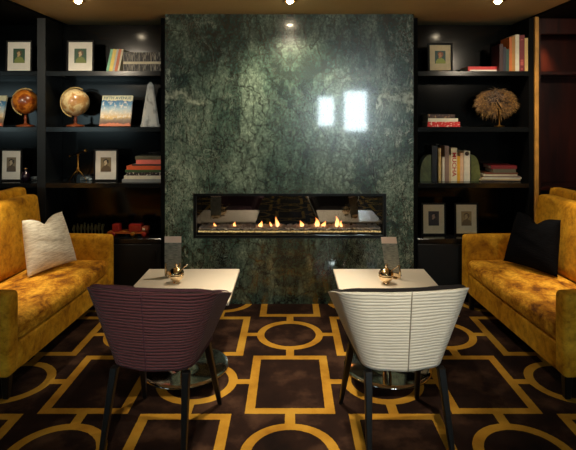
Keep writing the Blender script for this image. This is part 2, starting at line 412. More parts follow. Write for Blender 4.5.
o = b.build('crushed_glass', M['pebble'], fp); o['kind'] = 'stuff'
b = MB()
x = -w2+.035
while x < w2-.035:
    bb = bmesh.new(); bmesh.ops.create_icosphere(bb, subdivisions=1, radius=.0085)
    bb.transform(Matrix.Translation((x, .06, .044+random.uniform(-.002, .002)))); b.merge(bb); x += .013
o = b.build('glowing_bead_strip', M['amber'], fp); o['kind'] = 'stuff'; o['label'] = 'glowing amber bead strip along the front edge'
MB().box(-w2+.03, w2-.03, .045, .074, .009, .035).build('front_rail', M['bezel'], fp)
YFL = 4.42
for px, h, lean, wd in ((214.5, .04, 0, .010), (234.5, .05, .2, .012), (261, .055, 0, .018), (270.5, .05, 0, .010), (277, .095, -.1, .016),
                    (301.5, .06, -.15, .018), (318, .085, -.5, .022), (324, .055, .3, .018), (337.5, .10, -.25, .018), (341, .06, .2, .012)):
    b = MB(); X = sx(px, YFL)-fp.location.x
    prof = [(0,0),(.55,.06),(.9,.18),(1,.32),(.8,.5),(.48,.7),(.2,.88),(0,1)]
    rings = []
    bb = bmesh.new(); n_ = 12
    for r, z in prof:
        ox = lean*h*z*z*.6 + .006*math.sin(z*5+px)
        rings.append([bb.verts.new((X+ox+wd*r*math.cos(k*2*math.pi/n_), .16+wd*.6*r*math.sin(k*2*math.pi/n_), .062+z*h)) for k in range(n_)])
    for a, c in zip(rings, rings[1:]):
        for k in range(n_): bb.faces.new((a[k], a[(k+1)%n_], c[(k+1)%n_], c[k]))
    b.merge(bb, True); b.build('flame', M['flame'], fp)

# ------------------------------------------------------------------ bookcases
SH = [2.006, 1.522, 1.037, .555]; TH = .042
def bookcase(x0, x1, dividers, label, doors):
    cx = (x0+x1)/2; t = thing('bookcase', label, 'bookcase', (cx, YF, 0), 0, None); hw = (x1-x0)/2
    def bx(n_, a, b_, y0, y1, z0, z1, m='lacquer', bev=.002, par=None):
        return MB().box(a-cx, b_-cx, y0-YF, y1-YF, z0, z1, bev, 1).build(n_, M[m], par or t)
    bx('side_panel', x0, x0+.04, YF, YK, 0, CZ-.03, 'blackmatte'); bx('side_panel', x1-.04, x1, YF, YK, 0, CZ-.03, 'blackmatte')
    for a, b_ in dividers: bx('divider', a, b_, YF, YK, .555, CZ-.03)
    edges = [x0+.04]+[q for d in dividers for q in d]+[x1-.04]
    for i in range(0, len(edges), 2):
        for s_ in SH: bx('shelf', edges[i], edges[i+1], YF, YK, s_-TH, s_, 'shelfgloss')
    bx('back_panel', x0, x1, YK+.001, YK+.02, 0, CZ-.03, 'gloss')
    bx('plinth', x0+.04, x1-.04, YF+.03, YK, 0, .08)
    for a, b_ in doors:
        d = bx('door', a+.002, b_-.002, YF+.001, YF+.021, .085, .555-TH-.006)
        MB().box(b_-.05-cx, b_-.038-cx, -.014, .0005, .36, .46, .003, 1).build('handle', M['bezel'], d)
    return t
BL0, BL1 = -2.98, MX0-.002; DV = (sx(37, YF), sx(45.5, YF))
bookcase(BL0, BL1, [DV], 'black lacquered built-in bookcase left of the green marble', [(BL0+.04, DV[0]), (DV[0], -1.63), (-1.63, BL1-.04)])
BR0, BR1 = MX1+.002, 2.108
bookcase(BR0, BR1, [], 'black lacquered built-in bookcase right of the green marble', [(BR0+.04, 1.585), (1.585, BR1-.04)])
# mahogany niche on the right
struct(MB().box(2.114, 2.148, 4.268, 4.66, 0, CZ-.02, .004, 1).build('trim_3', M['wood']))
nt = thing('mahogany_cabinet', 'dark red mahogany open cabinet at far right behind the sofa', 'cabinet', (2.6, 4.3, 0))
def nb(nm, a, b_, y0, y1, z0, z1, m='mahog'): return MB().box(a-2.6, b_-2.6, y0-4.3, y1-4.3, z0, z1, .002, 1).build(nm, M[m], nt)
nb('back_panel', 2.16, 3.1, 4.6, 4.62, 0, CZ-.03); nb('side_panel', 2.162, 2.18, 4.3, 4.6, 0, CZ-.03); nb('side_panel', 3.08, 3.1, 4.3, 4.6, 0, CZ-.03)
nb('lamp_hiding_rail', 2.18, 3.08, 4.3, 4.33, 2.33, CZ-.03)  # board added to hide the cabinet lamp behind it
for z in (2.006, 1.0): nb('shelf', 2.18, 3.08, 4.3, 4.6, z-.03, z)

# ------------------------------------------------------------------ picture frames
def frame(px0, px1, py0, py1, s, label, art, matb='matboard', border=.014, Y=4.41, ah=.5, aw=.5, sh=.01):
    x0, x1 = sx(px0, Y), sx(px1, Y); z0 = s; h = sz(py0, Y)-s
    W = (x1-x0)/2+border; hh_ = h+border
    t = thing('framed_picture', label, 'picture frame', ((x0+x1)/2, Y, s+.0015), 0, None, rx=-.03)
    MB().box(-W, -W+border, 0, .02, 0, hh_).box(W-border, W, 0, .02, 0, hh_).box(-W+border, W-border, 0, .02, 0, border).box(-W+border, W-border, 0, .02, hh_-border, hh_).box(-W+border, W-border, .012, .02, border, hh_-border).build('frame', M['framewood'], t)
    MB().box(-W+border, W-border, .006, .0118, border, hh_-border).build('mat_board', M[matb], t)
    cz = border+(hh_-2*border)*.52; aw_, ah_ = (W-border)*aw, (hh_-2*border)*ah/2
    o = MB().box(-aw_, aw_, .003, .0058, -ah_, ah_).build('print', art, t, (0, 0, cz))
    MB().prism([(-.02, .02), (.02, .02), (.01, hh_*.7), (-.01, hh_*.7)], .021, .025).build('easel_back', M['framewood'], t)
    return t
gA = make_portrait('green_portrait', srgb(26,60,38), srgb(70,60,30), srgb(190,160,110), srgb(120,130,60), 0)
gB = make_portrait('green_portrait_of_lady', srgb(24,62,34), srgb(90,66,30), srgb(205,175,130), srgb(110,120,50), 0)
gC = make_portrait('sepia_portrait', srgb(104,92,72), srgb(50,40,30), srgb(180,160,130), srgb(84,70,54), 0)
gD = make_portrait('sepia_engraving', srgb(112,96,66), srgb(60,46,30), srgb(196,176,140), srgb(90,70,44), 0)
gE = make_portrait('orange_portrait', srgb(30,62,54), srgb(150,80,40), srgb(200,140,90), srgb(150,160,60), 0)
gF = make_portrait('dark_portrait', srgb(40,30,26), srgb(16,12,12), srgb(150,120,96), srgb(14,12,16), 0)
gG = make_portrait('pale_sketch', srgb(140,114,70), srgb(110,84,46), srgb(180,150,100), srgb(120,94,54), 0)
frame(7, 30, 42, 70, SH[0], 'framed green portrait print at left end of top shelf beside the divider', gA)
frame(68, 92, 42, 70, SH[0], 'framed green portrait print on top shelf above the cream globe', gB)
frame(1.5, 20, 151, 180, SH[2], 'framed sepia portrait on third shelf at the far left edge', gC)
frame(95, 116, 151, 179, SH[2], 'framed sepia portrait with pale mat between brass telescope and book stack', gD)
frame(430, 451, 45, 70, SH[0], 'black framed portrait print on the top shelf right of the marble', gE, 'matboard2', .018)
frame(423.5, 444.5, 205, 234, SH[3], 'framed dark portrait on the lowest shelf beside the marble edge', gF, 'matboard2')
frame(456.5, 477, 205, 234, SH[3], 'framed pale sketch on the lowest shelf behind the right sofa arm', gG, 'matboard2')

# ------------------------------------------------------------------ books
def cmat(name, rgb, rough=.5): 
    if name not in M: M[name] = plain(name, srgb(*rgb), rough, vary=.08, scale=25)
    return M[name]
def book_up(x0, x1, s, top, Y, depth, mat, label, group, lean=0, nm='book'):
    """upright book, spine towards the room (-y)"""
    w = x1-x0; h = top-s-.001; t = thing(nm, label, 'book', ((x0+x1)/2, Y, s+.001), 0, group)
    t.rotation_euler = (0, lean, 0)
    c = min(.0025, w*.18)
    MB().box(-w/2, w/2, 0, c*1.3, 0, h).box(-w/2, -w/2+c, c*1.3, depth, 0, h).box(w/2-c, w/2, c*1.3, depth, 0, h).build('cover', mat, t)
    MB().box(-w/2+c, w/2-c, c*1.3+.0002, depth-.005, .004, h-.004).build('pages', M['page'], t)
    return t
def book_flat(x0, x1, z0, z1, Y, depth, mat, label, group, rz=0, nm='book'):
    h = z1-z0-.0004; w = (x1-x0)/2; t = thing(nm, label, 'book', ((x0+x1)/2, Y, z0), rz, group)
    c = min(.003, h*.2)
    MB().box(-w, w, 0, c*1.3, 0, h).box(-w, w, c*1.3, depth, 0, c).box(-w, w, c*1.3, depth, h-c, h).build('cover', mat, t)
    MB().box(-w+.004, w-.004, c*1.3+.0002, depth-.004, c+.0001, h-c-.0001).build('pages', M['page'], t)
    return t
Yb = 4.34
# top shelf left: leaning thin books
g = 'slim bright books leaning on the top left shelf'
lean = [(106.2, 108.6, 'mint_cover', (120,186,150), 'slim mint green book, leftmost of the leaning slim books'),
        (108.8, 112.2, 'lemon_cover', (232,204,96), 'slim yellow book leaning beside the mint green one on top left shelf'),
        (112.4, 114.3, 'palegrey_cover', (190,190,178), 'thin pale grey book between the yellow and orange leaning books'),
        (114.5, 117.2, 'terracotta_cover', (206,112,66), 'slim terracotta orange leaning book on the top left shelf'),
        (117.4, 119.2, 'ivory_cover', (220,208,176), 'thin ivory book leaning against the dark flat books on top left shelf')]
for a, b_, n_, c_, l_ in lean:
    book_up(sx(a, Yb), sx(b_, Yb), SH[0]+.004, sz(49.2, Yb)+.005, Yb, .20, cmat(n_, c_), l_, g, lean=.20)
M['greytext'] = make_lettered('grey_lettered_spine', srgb(28,24,22), srgb(150,140,124), (110, 1, 14), .5)
xa, xb = sx(123, Yb), sx(161, Yb)
g = 'flat stack of art books on the top left shelf'
zz = SH[0]+.001
for h_, m_, l_ in ((.066, M['greytext'], 'thick dark book with grey lettering at bottom of top-shelf stack'),
                 (.022, cmat('ivory_cover', (220,208,176)), 'thin white book sandwiched between two thick dark books'),
                 (.080, M['greytext'], 'thick dark book with grey lettering on top of the white one')):
    book_flat(xa, xb, zz, zz+h_, Yb, .22, m_, l_, g); zz += h_+.0006
# third shelf left stack
g = 'stack of books on the third shelf left of the marble'
Ys = 4.33
st = [(122, 162, .027, 'grey_cover', (150,148,142), 'grey book at the very bottom of the left stack'),
      (124, 162, .030, 'cream_cover', (222,212,186), 'cream book second from the bottom of the left stack'),
      (126, 161.5, .028, None, None, 'dark book with pale lettered spine in left stack'),
      (125, 162, .022, 'forest_cover', (52,84,40), 'dark green book under the orange one in left stack'),
      (126.5, 162, .034, 'vermilion_cover', (214,92,44), 'orange red book in middle of the left stack'),
      (132, 161.5, .014, 'umber_cover', (60,44,36), 'thin dark brown book under the salmon one'),
      (136, 162, .038, 'salmon_cover', (226,112,96), 'salmon pink book near the top of left stack'),
      (135, 162, .030, 'olive_cover', (92,88,66), 'olive grey book on top of the left stack')]
M['paletext'] = make_lettered('pale_lettered_spine', srgb(34,20,18), srgb(210,200,180), (60, 1, 60), .56)
zz = SH[2]+.001
for a, b_, h_, n_, c_, l_ in st:
    book_flat(sx(a, Ys), sx(b_, Ys), zz, zz+h_, Ys, .2, cmat(n_, c_) if n_ else M['paletext'], l_, g); zz += h_+.0006
# right top shelf
g = 'upright books on the top right shelf'
Yr = 4.30
for a, b_, tp, n_, c_, l_ in ((499.5, 503.2, 44, 'oxblood_cover', (48,16,14), 'very dark red book, first of the upright top right books'),
        (503.4, 506.2, 47, 'navy_cover', (20,24,40), 'navy book between dark red and green on top right shelf'),
        (506.4, 509.2, 49, 'bottle_green_cover', (30,64,48), 'short bottle green upright book on top right shelf'),
        (509.4, 512, 37, 'amber_cover', (196,104,36), 'orange upright book on top right shelf'),
        (512.2, 515.2, 36, 'ochre_cover', (170,120,50), 'ochre upright book beside the tall cream one'),
        (515.4, 519.2, 34.5, 'cream_cover', (222,212,186), 'tall cream upright book left of the crimson one'),
        (519.4, 524.6, 35, 'crimson_cover', (118,20,24), 'broad crimson upright book with pale spine mark'),
        (524.8, 528, 38, 'buff_cover', (214,180,110), 'buff book at right end of the top right shelf')):
    bk = book_up(sx(a, Yr), sx(b_, Yr), SH[0], sz(tp, Yr), Yr, .18, cmat(n_, c_), l_, g)
    if n_ == 'crimson_cover':
        MB().box(-.012, .012, -.001, .0, .09, .10).box(-.012, .012, -.001, 0, .05, .085).box(-.012, .012, -.001, 0, .27, .275).box(-.006, .006, -.001, 0, .012, .025).build('spine_label', cmat('rose_label', (190,84,70)), bk)
g = None
b1 = book_flat(sx(468, 4.36), sx(498.5, 4.36), SH[0]+.001, sz(66.5, 4.36), 4.36, .2, cmat('red_cover', (196,34,30)), 'flat red book with pale page edges on top right shelf', g)
MB().box(-.12, .12, -.0012, -.0002, .004, .018).build('spine_label', M['matboard'], b1)
# second shelf right stack
g = 'stack of three books on the second right shelf'
zz = SH[1]+.001
M['redtext'] = make_lettered('red_lettered_spine', srgb(214,30,22), srgb(250,225,200), (50, 1, 60), .56)
M['browntext'] = make_lettered('brown_lettered_spine', srgb(56,30,18), srgb(160,120,80), (50, 1, 50), .55)
for a, b_, h_, m_, l_ in ((427.5, 460, .044, M['redtext'], 'bright red book with white lettering under the cream one'),
                        (428, 458, .030, cmat('cream_cover', (222,212,186)), 'cream book between the red and brown ones'),
                        (428, 455, .034, M['browntext'], 'brown book on top of the red and cream stack')):
    book_flat(sx(a, Yb), sx(b_, Yb), zz, zz+h_, Yb, .2, m_, l_, g); zz += h_+.0006
# third shelf right: upright between green bookends
g = 'upright books between green bookends on the third right shelf'
Yu = 4.40
rb = [(432, 437.2, 146, 'black_cover', (14,14,18), 'black upright book beside the left green bookend'),
      (438.6, 441, 148, 'buff_cover', (214,180,110), 'thin buff upright book next to the black one'),
      (442.3, 444.6, 157, 'cream_cover', (222,212,186), 'short narrow cream book left of the tall taupe one'),
      (444.8, 449, 146, 'taupe_cover', (140,112,96), 'tall taupe upright book between the green bookends'),
      (449.2, 451, 155, 'tan_cover', (206,176,130), 'thin tan book between taupe and red-lettered books'),
      (451.2, 457, 148, 'parchment_cover', (232,218,178), 'parchment upright book with red spine lettering'),
      (457.2, 460, 156, 'sunflower_cover', (232,170,34), 'yellow upright book between the green bookends'),
      (460.2, 463.6, 153, 'peach_cover', (226,184,144), 'peach upright book right of the yellow one'),
      (464, 470, 151, 'cream_cover', (222,212,186), 'cream upright book with dark round spine emblem')]
for a, b_, tp, n_, c_, l_ in rb:
    bk = book_up(sx(a, Yu), sx(b_, Yu), SH[2], sz(tp, Yu), Yu, .15, cmat(n_, c_), l_, g)
    if n_ == 'parchment_cover':
        letters('MUCHA', .052, cmat('red_ink', (190,30,22)), bk, (0, -.0008, .15), (math.pi/2, math.pi/2, 0), sxy=(1.15, .95))
    if n_ == 'cream_cover' and a > 460:
        MB().lathe([(0, 0), (.019, 0), (.019, .001), (0, .001)], n=24, mat=Matrix.Translation((0, 0, .245)) @ Matrix.Rotation(math.pi/2, 4, 'X')).build('emblem', cmat('umber_cover', (60,44,36)), bk)
n = N('green_agate'); f = n.noise(n.coord(), 9, 5, .6, 1); n.set(Base_Color=n.ramp(f, [(.3, srgb(58,66,30)), (.7, srgb(112,118,62))]), Roughness=.35); M['agate'] = n.m
for side, px0, px1, l_ in ((-1, 420.5, 431.6, 'rounded olive green stone bookend left of the black book'), (1, 470.6, 480, 'rounded olive green stone bookend right of the cream book')):
    wd = sx(px1, 4.44)-sx(px0, 4.44); hz = .235
    pts = [(0, 0)]+[(wd*math.cos(a)**.8 if a < math.pi/2 else 0, hz*math.sin(a)**.75) for a in [i*math.pi/2/14 for i in range(15)]]
    if side < 0: pts = [(-x, z) for x, z in pts]
    x0 = sx(px1, 4.40) if side < 0 else sx(px0+.6, 4.40)
    b = MB().prism(pts, -.05, .05)
    tag(b.build('bookend', M['agate'], None, (x0, 4.46, SH[2]+.001)), l_, 'bookend', 'green stone bookends')
# magazines third right shelf
g = 'magazines and books piled at right of the third shelf'
zz = SH[2]+.001
mg = [(484, 524, .010, 'umber_cover', (60,44,36), .05, 'dark brown magazine at bottom of the right pile'),
      (483, 523, .012, 'tan_cover', (206,176,130), -.06, 'tan magazine second in the right pile'),
      (485, 525, .013, 'cream_cover', (222,212,186), .03, 'cream magazine in the lower right pile'),
      (487, 523, .012, 'taupe_cover', (140,112,96), -.08, 'taupe magazine in middle of the right pile'),
      (486, 521, .014, 'ivory_cover', (220,208,176), .06, 'ivory magazine beneath the top books of right pile'),
      (488, 521, .014, 'russet_cover', (110,58,34), 0, 'russet magazine under the olive book'),
      (496, 519, .032, 'olive_cover', (92,88,66), 0, 'small olive book near the top of right pile'),
      (494, 520, .030, 'crimson_cover', (118,20,24), 0, 'small dark red book on top of the right pile')]
for a, b_, h_, n_, c_, r_, l_ in mg:
    book_flat(sx(a-3, 4.38), sx(b_-3, 4.38), zz, zz+h_, 4.38, .19, cmat(n_, c_), l_, g, rz=r_, nm='magazine' if h_ < .02 else 'book'); zz += h_+.0006

# picture book with illustrated cover (leaning back, cover outward)
def cover_mat(name, tint=1):
    n = N(name); t = n.new('ShaderNodeTexCoord'); sp = n.new('ShaderNodeSeparateXYZ'); n.link(t.outputs['Object'], sp.inputs[0])
    no = n.noise(t.outputs['Object'], 22, 5, .6, .6)
    z = n.math('DIVIDE', sp.outputs[2], .285)
    zz_ = n.math('ADD', z, n.math('MULTIPLY', n.math('SUBTRACT', no, .5), .22))
    land = n.ramp(zz_, [(0, srgb(222,128,88)), (.08, srgb(214,126,92)), (.10, srgb(110,84,70)), (.2, srgb(150,130,110)), (.28, srgb(226,190,120)),
                       (.42, srgb(216,206,186)), (.55, srgb(176,198,206)), (.7, srgb(70,134,176)), (.82, srgb(52,104,150)), (.84, srgb(206,204,170))])
    cl = n.ramp(n.noise(t.outputs['Object'], 30, 4), [(.52, (0,0,0,1)), (.6, (1,1,1,1))])
    band = n.math('MULTIPLY', n.math('LESS_THAN', z, .8), n.math('GREATER_THAN', z, .25))
    col = n.mix(n.math('MULTIPLY', n.math('MULTIPLY', cl, band), .8), land, srgb(236,228,214))
    n.set(Base_Color=col, Roughness=.35); return n.m
M['cover'] = cover_mat('illustrated_cover')
def picture_book(px0, px1, label, title):
    Y = 4.36; t = thing('picture_book', label, 'book', (sx((px0+px1)/2, Y), Y, SH[1]+.0075), 0, None, rx=-.30)
    w = (sx(px1, Y)-sx(px0, Y))/2
    MB().box(-w, w, .0, .003, 0, .285).box(-w, w, .017, .02, 0, .285).box(-w, -w+.003, .003, .017, 0, .285).build('cover', M['cover'], t)
    MB().box(-w+.0035, w-.004, .0032, .0168, .003, .282).build('pages', M['page'], t)
    if title: letters(title, .042, cmat('teal_ink', (28,92,104)), t, (0, -.0006, .26), (math.pi/2, 0, 0), sxy=(.9, .85))
picture_book(99, 130, 'large illustrated book with blue sky cover standing beside the cream globe', 'FIFTH AVENUE')
picture_book(-27, 1.5, 'blue covered book cut by the left frame edge beside the orange globe', None)

# ------------------------------------------------------------------ globes
def globe(px, py, rpx, label, cols, Y=4.42, meridian=True):
    r = rpx/F*Y; r *= .92; zc = sz(py, Y)-SH[1]; t = thing('globe', label, 'globe', (sx(px, Y), Y, SH[1]+.001), 0, 'antique globes on the second shelf')
    n = N('map_'+cols[0]); c = n.coord(); a = n.noise(c, 7, 6, .6, .3); b = n.noise(c, 40, 3)
    col = n.ramp(a, [(.42, srgb(*cols[1])), (.49, srgb(*cols[2])), (.53, srgb(*cols[3])), (.65, srgb(*cols[4]))])
    col = n.mix(.4, col, n.ramp(b, [(.3, (.6,.5,.4,1)), (.6, (1,1,1,1))]), 'MULTIPLY'); n.set(Base_Color=col, Roughness=.3, Coat_Weight=.4, Coat_Roughness=.15)
    prof = [(r*math.sin(i*math.pi/24), -r*math.cos(i*math.pi/24)) for i in range(25)]; prof[0] = (0, -r); prof[-1] = (0, r)
    tilt = Matrix.Rotation(math.radians(23), 4, 'Y')
    MB().lathe(prof, n=40, mat=tilt).build('sphere', n.m, t, (0, 0, zc))
    R = r*1.10; arc = [(R*math.sin(a), 0, R*math.cos(a)) for a in [math.radians(203+q*180/24) for q in range(-1, 26)]]
    MB().tube([(x, y, z) for x, y, z in arc], .0075, 8).tube([Vector((math.sin(math.radians(23))*k, 0, math.cos(math.radians(23))*k)) for k in (r*.98, R)], .003, 6).build('meridian', M['pale_brass'], t, (0, 0, zc))
    hb = zc-R
    MB().lathe([(0, 0), (.075, 0), (.078, .006), (.07, .014), (.045, .018), (.018, .024), (.012, .034), (.011, hb*.55), (.016, hb*.7), (.010, hb*.9), (.012, hb+.004), (0, hb+.005)], n=28).build('stand', cmat('cherry_wood', (130,62,26), .3), t)
    return t
globe(75.5, 102.5, 14.6, 'cream antique globe on a turned wood stand next to the illustrated book', ('cream', (214,190,140), (232,212,160), (196,150,90), (170,120,66)))
globe(25.5, 102, 13.2, 'amber orange antique globe on second shelf in the left bay', ('amber', (190,108,34), (210,130,46), (150,74,22), (110,52,18)))

# crystal obelisk
Y = 4.44; xo = sx(150.5, Y); ho = sz(82, Y)-SH[1]; w0, w1 = .083, .026
b = MB(); bb = bmesh.new(); lv = []
for z, w_ in ((0, w0), (.018, w0), (.022, w0*.93), (ho*.93, w1), (ho, .006)):
    ring = []
    for k in range(8):
        a = math.pi/8+k*math.pi/4; rr = w_/math.cos(math.pi/8)*(1 if True else 1)
        # chamfered square section
        cx_, cy_ = math.cos(a), math.sin(a); q = max(abs(cx_), abs(cy_)); ring.append(bb.verts.new((cx_/q*w_ if abs(cx_) >= abs(cy_) else math.copysign(w_*.72, cx_), cy_/q*w_ if abs(cy_) > abs(cx_) else math.copysign(w_*.72, cy_), z)))
    lv.append(ring)
bb.faces.new(lv[0]); bb.faces.new(lv[-1])
for a, c in zip(lv, lv[1:]):
    for k in range(8): bb.faces.new((a[k], a[(k+1)%8], c[(k+1)%8], c[k]))
b.merge(bb); tag(b.build('crystal_obelisk', M['crystal'], None, (xo, Y, SH[1]+.001), (0, 0, .25)), 'clear faceted crystal obelisk at the right end of the second shelf', 'ornament')

# telescope on tripod
Y = 4.42; tz = sz(154, Y)-SH[2]
t = thing('telescope', 'small brass telescope on a tripod standing on the third shelf', 'telescope', (sx(78, Y), Y, SH[2]+.001))
hub = tz*.42
for a in (0, 125, 195, 270)[:1]+(125, 190):
    ra = math.radians(a); MB().tube([(0, 0, hub), (.028*math.cos(ra), .028*math.sin(ra), hub*.72), (.078*math.cos(ra), .060*math.sin(ra), .003)], [.005, .004, .003], 8).build('leg', M['brass'], t)
MB().lathe([(0, hub-.012), (.012, hub-.01), (.012, hub+.012), (.006, hub+.02), (.006, tz-.02), (.009, tz-.012), (.009, tz), (0, tz)], n=16).build('column', M['brass'], t)
d = Vector((.085, -.03, .028)); p0 = Vector((0, 0, tz+.006))
MB().tube([p0-d*.95, p0-d*.3, p0-d*.29, p0+d*.6, p0+d*.61, p0+d*.9], [.006, .006, .009, .009, .014, .014], 14).build('tube', M['bezel'], t)
MB().tube([p0+d*.9, p0+d*1.0], [.0145, .0145], 14).tube([p0-d*1.05, p0-d*.93], [.008, .0065], 12).build('lens_ring', M['brass'], t)

# small things on the third shelf left
n = N('pale_mottled_stone'); f = n.noise(n.coord(), 26, 3, .5); n.set(Base_Color=n.ramp(f, [(.45, srgb(60,66,66)), (.55, srgb(168,176,174))]), Roughness=.3); M['stone'] = n.m
for (px0, px1, py0, l_) in ((30.5, 36.5, 177, 'small mottled stone block beside the dark round vase'), (80, 91.5, 177, 'small grey stone block between telescope and sepia portrait')):
    Y = 4.46; xc = sx((px0+px1)/2, Y); wv = (sx(px1, Y)-sx(px0, Y))/2; hv = sz(py0, Y)-SH[2]
    tag(MB().box(-wv, wv, 0, .05, 0, hv, .004, 2).build('stone_block', M['stone'], None, (xc, Y, SH[2]+.001)), l_, 'stone block')
Y = 4.40; t = thing('vase', 'dark round narrow-necked vase beside the framed sepia portrait at far left', 'vase', (sx(25.8, Y), Y, SH[2]+.001))
k = .9
MB().lathe([(0,0), (.022*k,0), (.040*k,.02), (.044*k,.045), (.034*k,.072), (.014*k,.088), (.011*k,.112), (.016*k,.122), (.012*k,.122), (.009*k,.112), (0,.10)], n=28).build('body', plain('dark_plum_glaze', srgb(30,18,30), .15), t)
MB().lathe([(.0145,.110), (.0165,.1115), (.0165,.114), (.0145,.1155)], n=24).build('rim', M['brass'], t)

# figurines row on the lowest shelf (left) and toy fire engine
Y = 4.42; fig = None
for i in range(9):
    px = 74+i*3.55; h_ = [.092, .105, .098, .112, .10, .108, .096, .11, .10][i]
    if fig is None:
        fig = thing('figurine', '', 'figurine', (0, 0, 0), 0, 'row of small bronze figurines behind the left sofa arm')
        bz = plain('dull_bronze', srgb(96,88,52), .45, .6)
        MB().lathe([(0,0), (.013,0), (.013,.006), (.006,.009), (.0075,.03), (.009,.055), (.0105,.072), (.005,.08), (.0,.081)], n=14).build('body', bz, fig)
        bb = bmesh.new(); bmesh.ops.create_uvsphere(bb, u_segments=12, v_segments=8, radius=.0075); bb.transform(Matrix.Translation((0,0,.087)))
        q = MB(); q.merge(bb, True); q.build('head', bz, fig)
        MB().tube([(-.009,0,.068), (-.013,-.004,.05), (-.008,-.009,.042)], .0028, 6).tube([(.009,0,.068), (.014,-.005,.075), (.012,-.008,.094)], .0028, 6).build('arm', bz, fig)
        o = fig
    else: o = copy_tree(fig)
    o.location = (sx(px, Y), Y, SH[3]+.001); o.rotation_euler = (0, 0, random.uniform(-.6, .6)); o.scale = (1, 1, h_/.095)
    o['label'] = 'small bronze figurine in the dim row behind the left sofa arm'
red = cmat('toy_red', (140,28,18), .3); orng = cmat('toy_orange_wood', (176,84,30), .35)
Y = 4.35; e = thing('toy_fire_engine', 'old red toy fire engine on the lowest shelf beside the marble', 'toy vehicle', (sx(128, Y), Y+.02, SH[3]+.001))
q = lambda a: sx(a, Y)-sx(128, Y)
MB().box(q(107), q(146), -.02, .06, .024, .042, .004, 2).build('chassis', orng, e)
MB().box(q(128.5), q(141), -.025, .065, .0425, .108, .008, 2).build('cab', red, e)
MB().box(q(112), q(119), -.02, .06, .0425, .110, .006, 2).build('pump_box', red, e)
MB().rbox((q(144.5), .02, .066), (q(148)-q(141.2), .075, .045), .012, 6).build('bonnet', cmat('toy_brick', (150,66,36), .3), e)
for a in (113, 133, 144):
    for y_ in (-.03, .066):
        MB().lathe([(0,-.005), (.008,-.006), (.020,-.005), (.022,0), (.020,.005), (.008,.006), (0,.005)], n=20, mat=Matrix.Translation((q(a), y_, .0225)) @ Matrix.Rotation(math.pi/2, 4, 'X')).build('wheel', M['brass'] if a == 133 else red, e)
MB().box(q(142.5), q(145), -.022, -.018, .058, .074, .001, 1).build('headlamp', M['matboard2'], e)
MB().tube([(q(119.5), -.02, .05), (q(128), -.02, .05)], .003, 6).tube([(q(119.5), .05, .05), (q(128), .05, .05)], .003, 6).build('rail', M['brass'], e)

# bristly ornament on the second shelf right
Y = 4.43; cx_, cz_ = sx(496, Y), sz(104, Y)-SH[1]
t = thing('bristle_ornament', 'shaggy golden brown dried-grass dome ornament on the second right shelf', 'ornament', (cx_, Y, SH[1]+.001))
n = N('dried_grass'); f = n.noise(n.coord(), 60, 3); n.set(Base_Color=n.ramp(f, [(.35, srgb(44,26,8)), (.5, srgb(128,84,30)), (.65, srgb(214,164,80))]), Roughness=.5, Sheen_Weight=.3); M['grass'] = n.m
b = MB()
for i in range(1100):
    u = random.uniform(0, 2*math.pi); v = random.uniform(-.95, 1)
    rr = math.sqrt(max(0, 1-v*v)); nrm = Vector((math.cos(u)*rr, math.sin(u)*rr, v))
    p = Vector((nrm.x*.138, nrm.y*.06, nrm.z*.075+.02))
    sweep = Vector((nrm.x*.8+.12*math.sin(i), nrm.y*.6, -.45+nrm.z*.5)).normalized()
    L = random.uniform(.045, .085)*(1.25 if v < 0 else 1)*(1-.35*abs(nrm.x))
    p1 = p+nrm*L*.45+Vector((random.uniform(-.01,.01), 0, 0)); p2 = p1+sweep*L*.75
    b.tube([p, p1, p2], [.0024, .0028, .0006], 4, caps=False)
b.build('bristles', M['grass'], t, (0, 0, cz_)); t.children[0]['kind'] = 'stuff'
q_ = MB(); bb = bmesh.new(); bmesh.ops.create_uvsphere(bb, u_segments=24, v_segments=14, radius=1); bb.transform(Matrix.Translation((0,0,.02)) @ Matrix.Diagonal((.138,.062,.078,1))); q_.merge(bb, True); q_.build('core', cmat('brown_core', (60,38,16)), t, (0,0,cz_))
MB().lathe([(0,0), (.045,0), (.045,.006), (.012,.012), (.006,.02), (.006,cz_-.05), (0,cz_-.05)], n=24).build('stand', M['brass'], t, (.03, 0, 0))
MB().tube([(-.13, -.03, cz_-.02), (-.135, -.035, cz_-.10), (-.13, -.035, cz_-.145)], [.007, .006, .004], 8).build('tassel', M['grass'], t)

# ------------------------------------------------------------------ sofas
def make_sofa(label):
    t = thing('sofa', label, 'sofa', (0, 0, 0), 0, 'mustard velvet sofas')
    L = 1.47; hl = L/2; A = .11
    soft = .025
    MB().rbox((-.36, 0, .228), (.70, L-2*A+.004, .165), .018, 8).build('base', M['velvet'], t)
    for s in (-1, 1):
        MB().rbox((-.375, s*(hl-A/2), .385), (.75, A, .47), .03, 12, (.0, .004, .004)).build('armrest', M['velvet'], t)
    def wseat(p):
        # crown of the seat and a slightly bowed front edge
        return p
    MB().rbox((-.275, 0, .370), (.545, L-2*A-.012, .125), .04, 18, (.020, 0, .016)).build('seat_cushion', M['seatvel'], t)
    def rake(p): return Vector((p.x-(p.z-.4)*.13, p.y, p.z))
    MB().rbox((-.585, 0, .70), (.13, L-2*A-.01, .54), .035, 14, (.015, 0, .004), rake).build('back_cushion', M['velvet'], t)
    MB().rbox((-.70, 0, .585), (.10, L-2*A+.10, .87), .03, 12, (0, 0, .003), lambda p: Vector((p.x-max(0, p.z-.4)*.13, p.y, p.z))).build('back_frame', M['velvet'], t)
    for x in (-.06, -.69):
        for s in (-1, 1): MB().quadbar((x, s*(hl-.08), .153), (x, s*(hl-.08), .001), .05, .035).build('leg', M['blackleg'], t)
    return t
sl = make_sofa('mustard gold velvet sofa on the left holding a cream cushion')
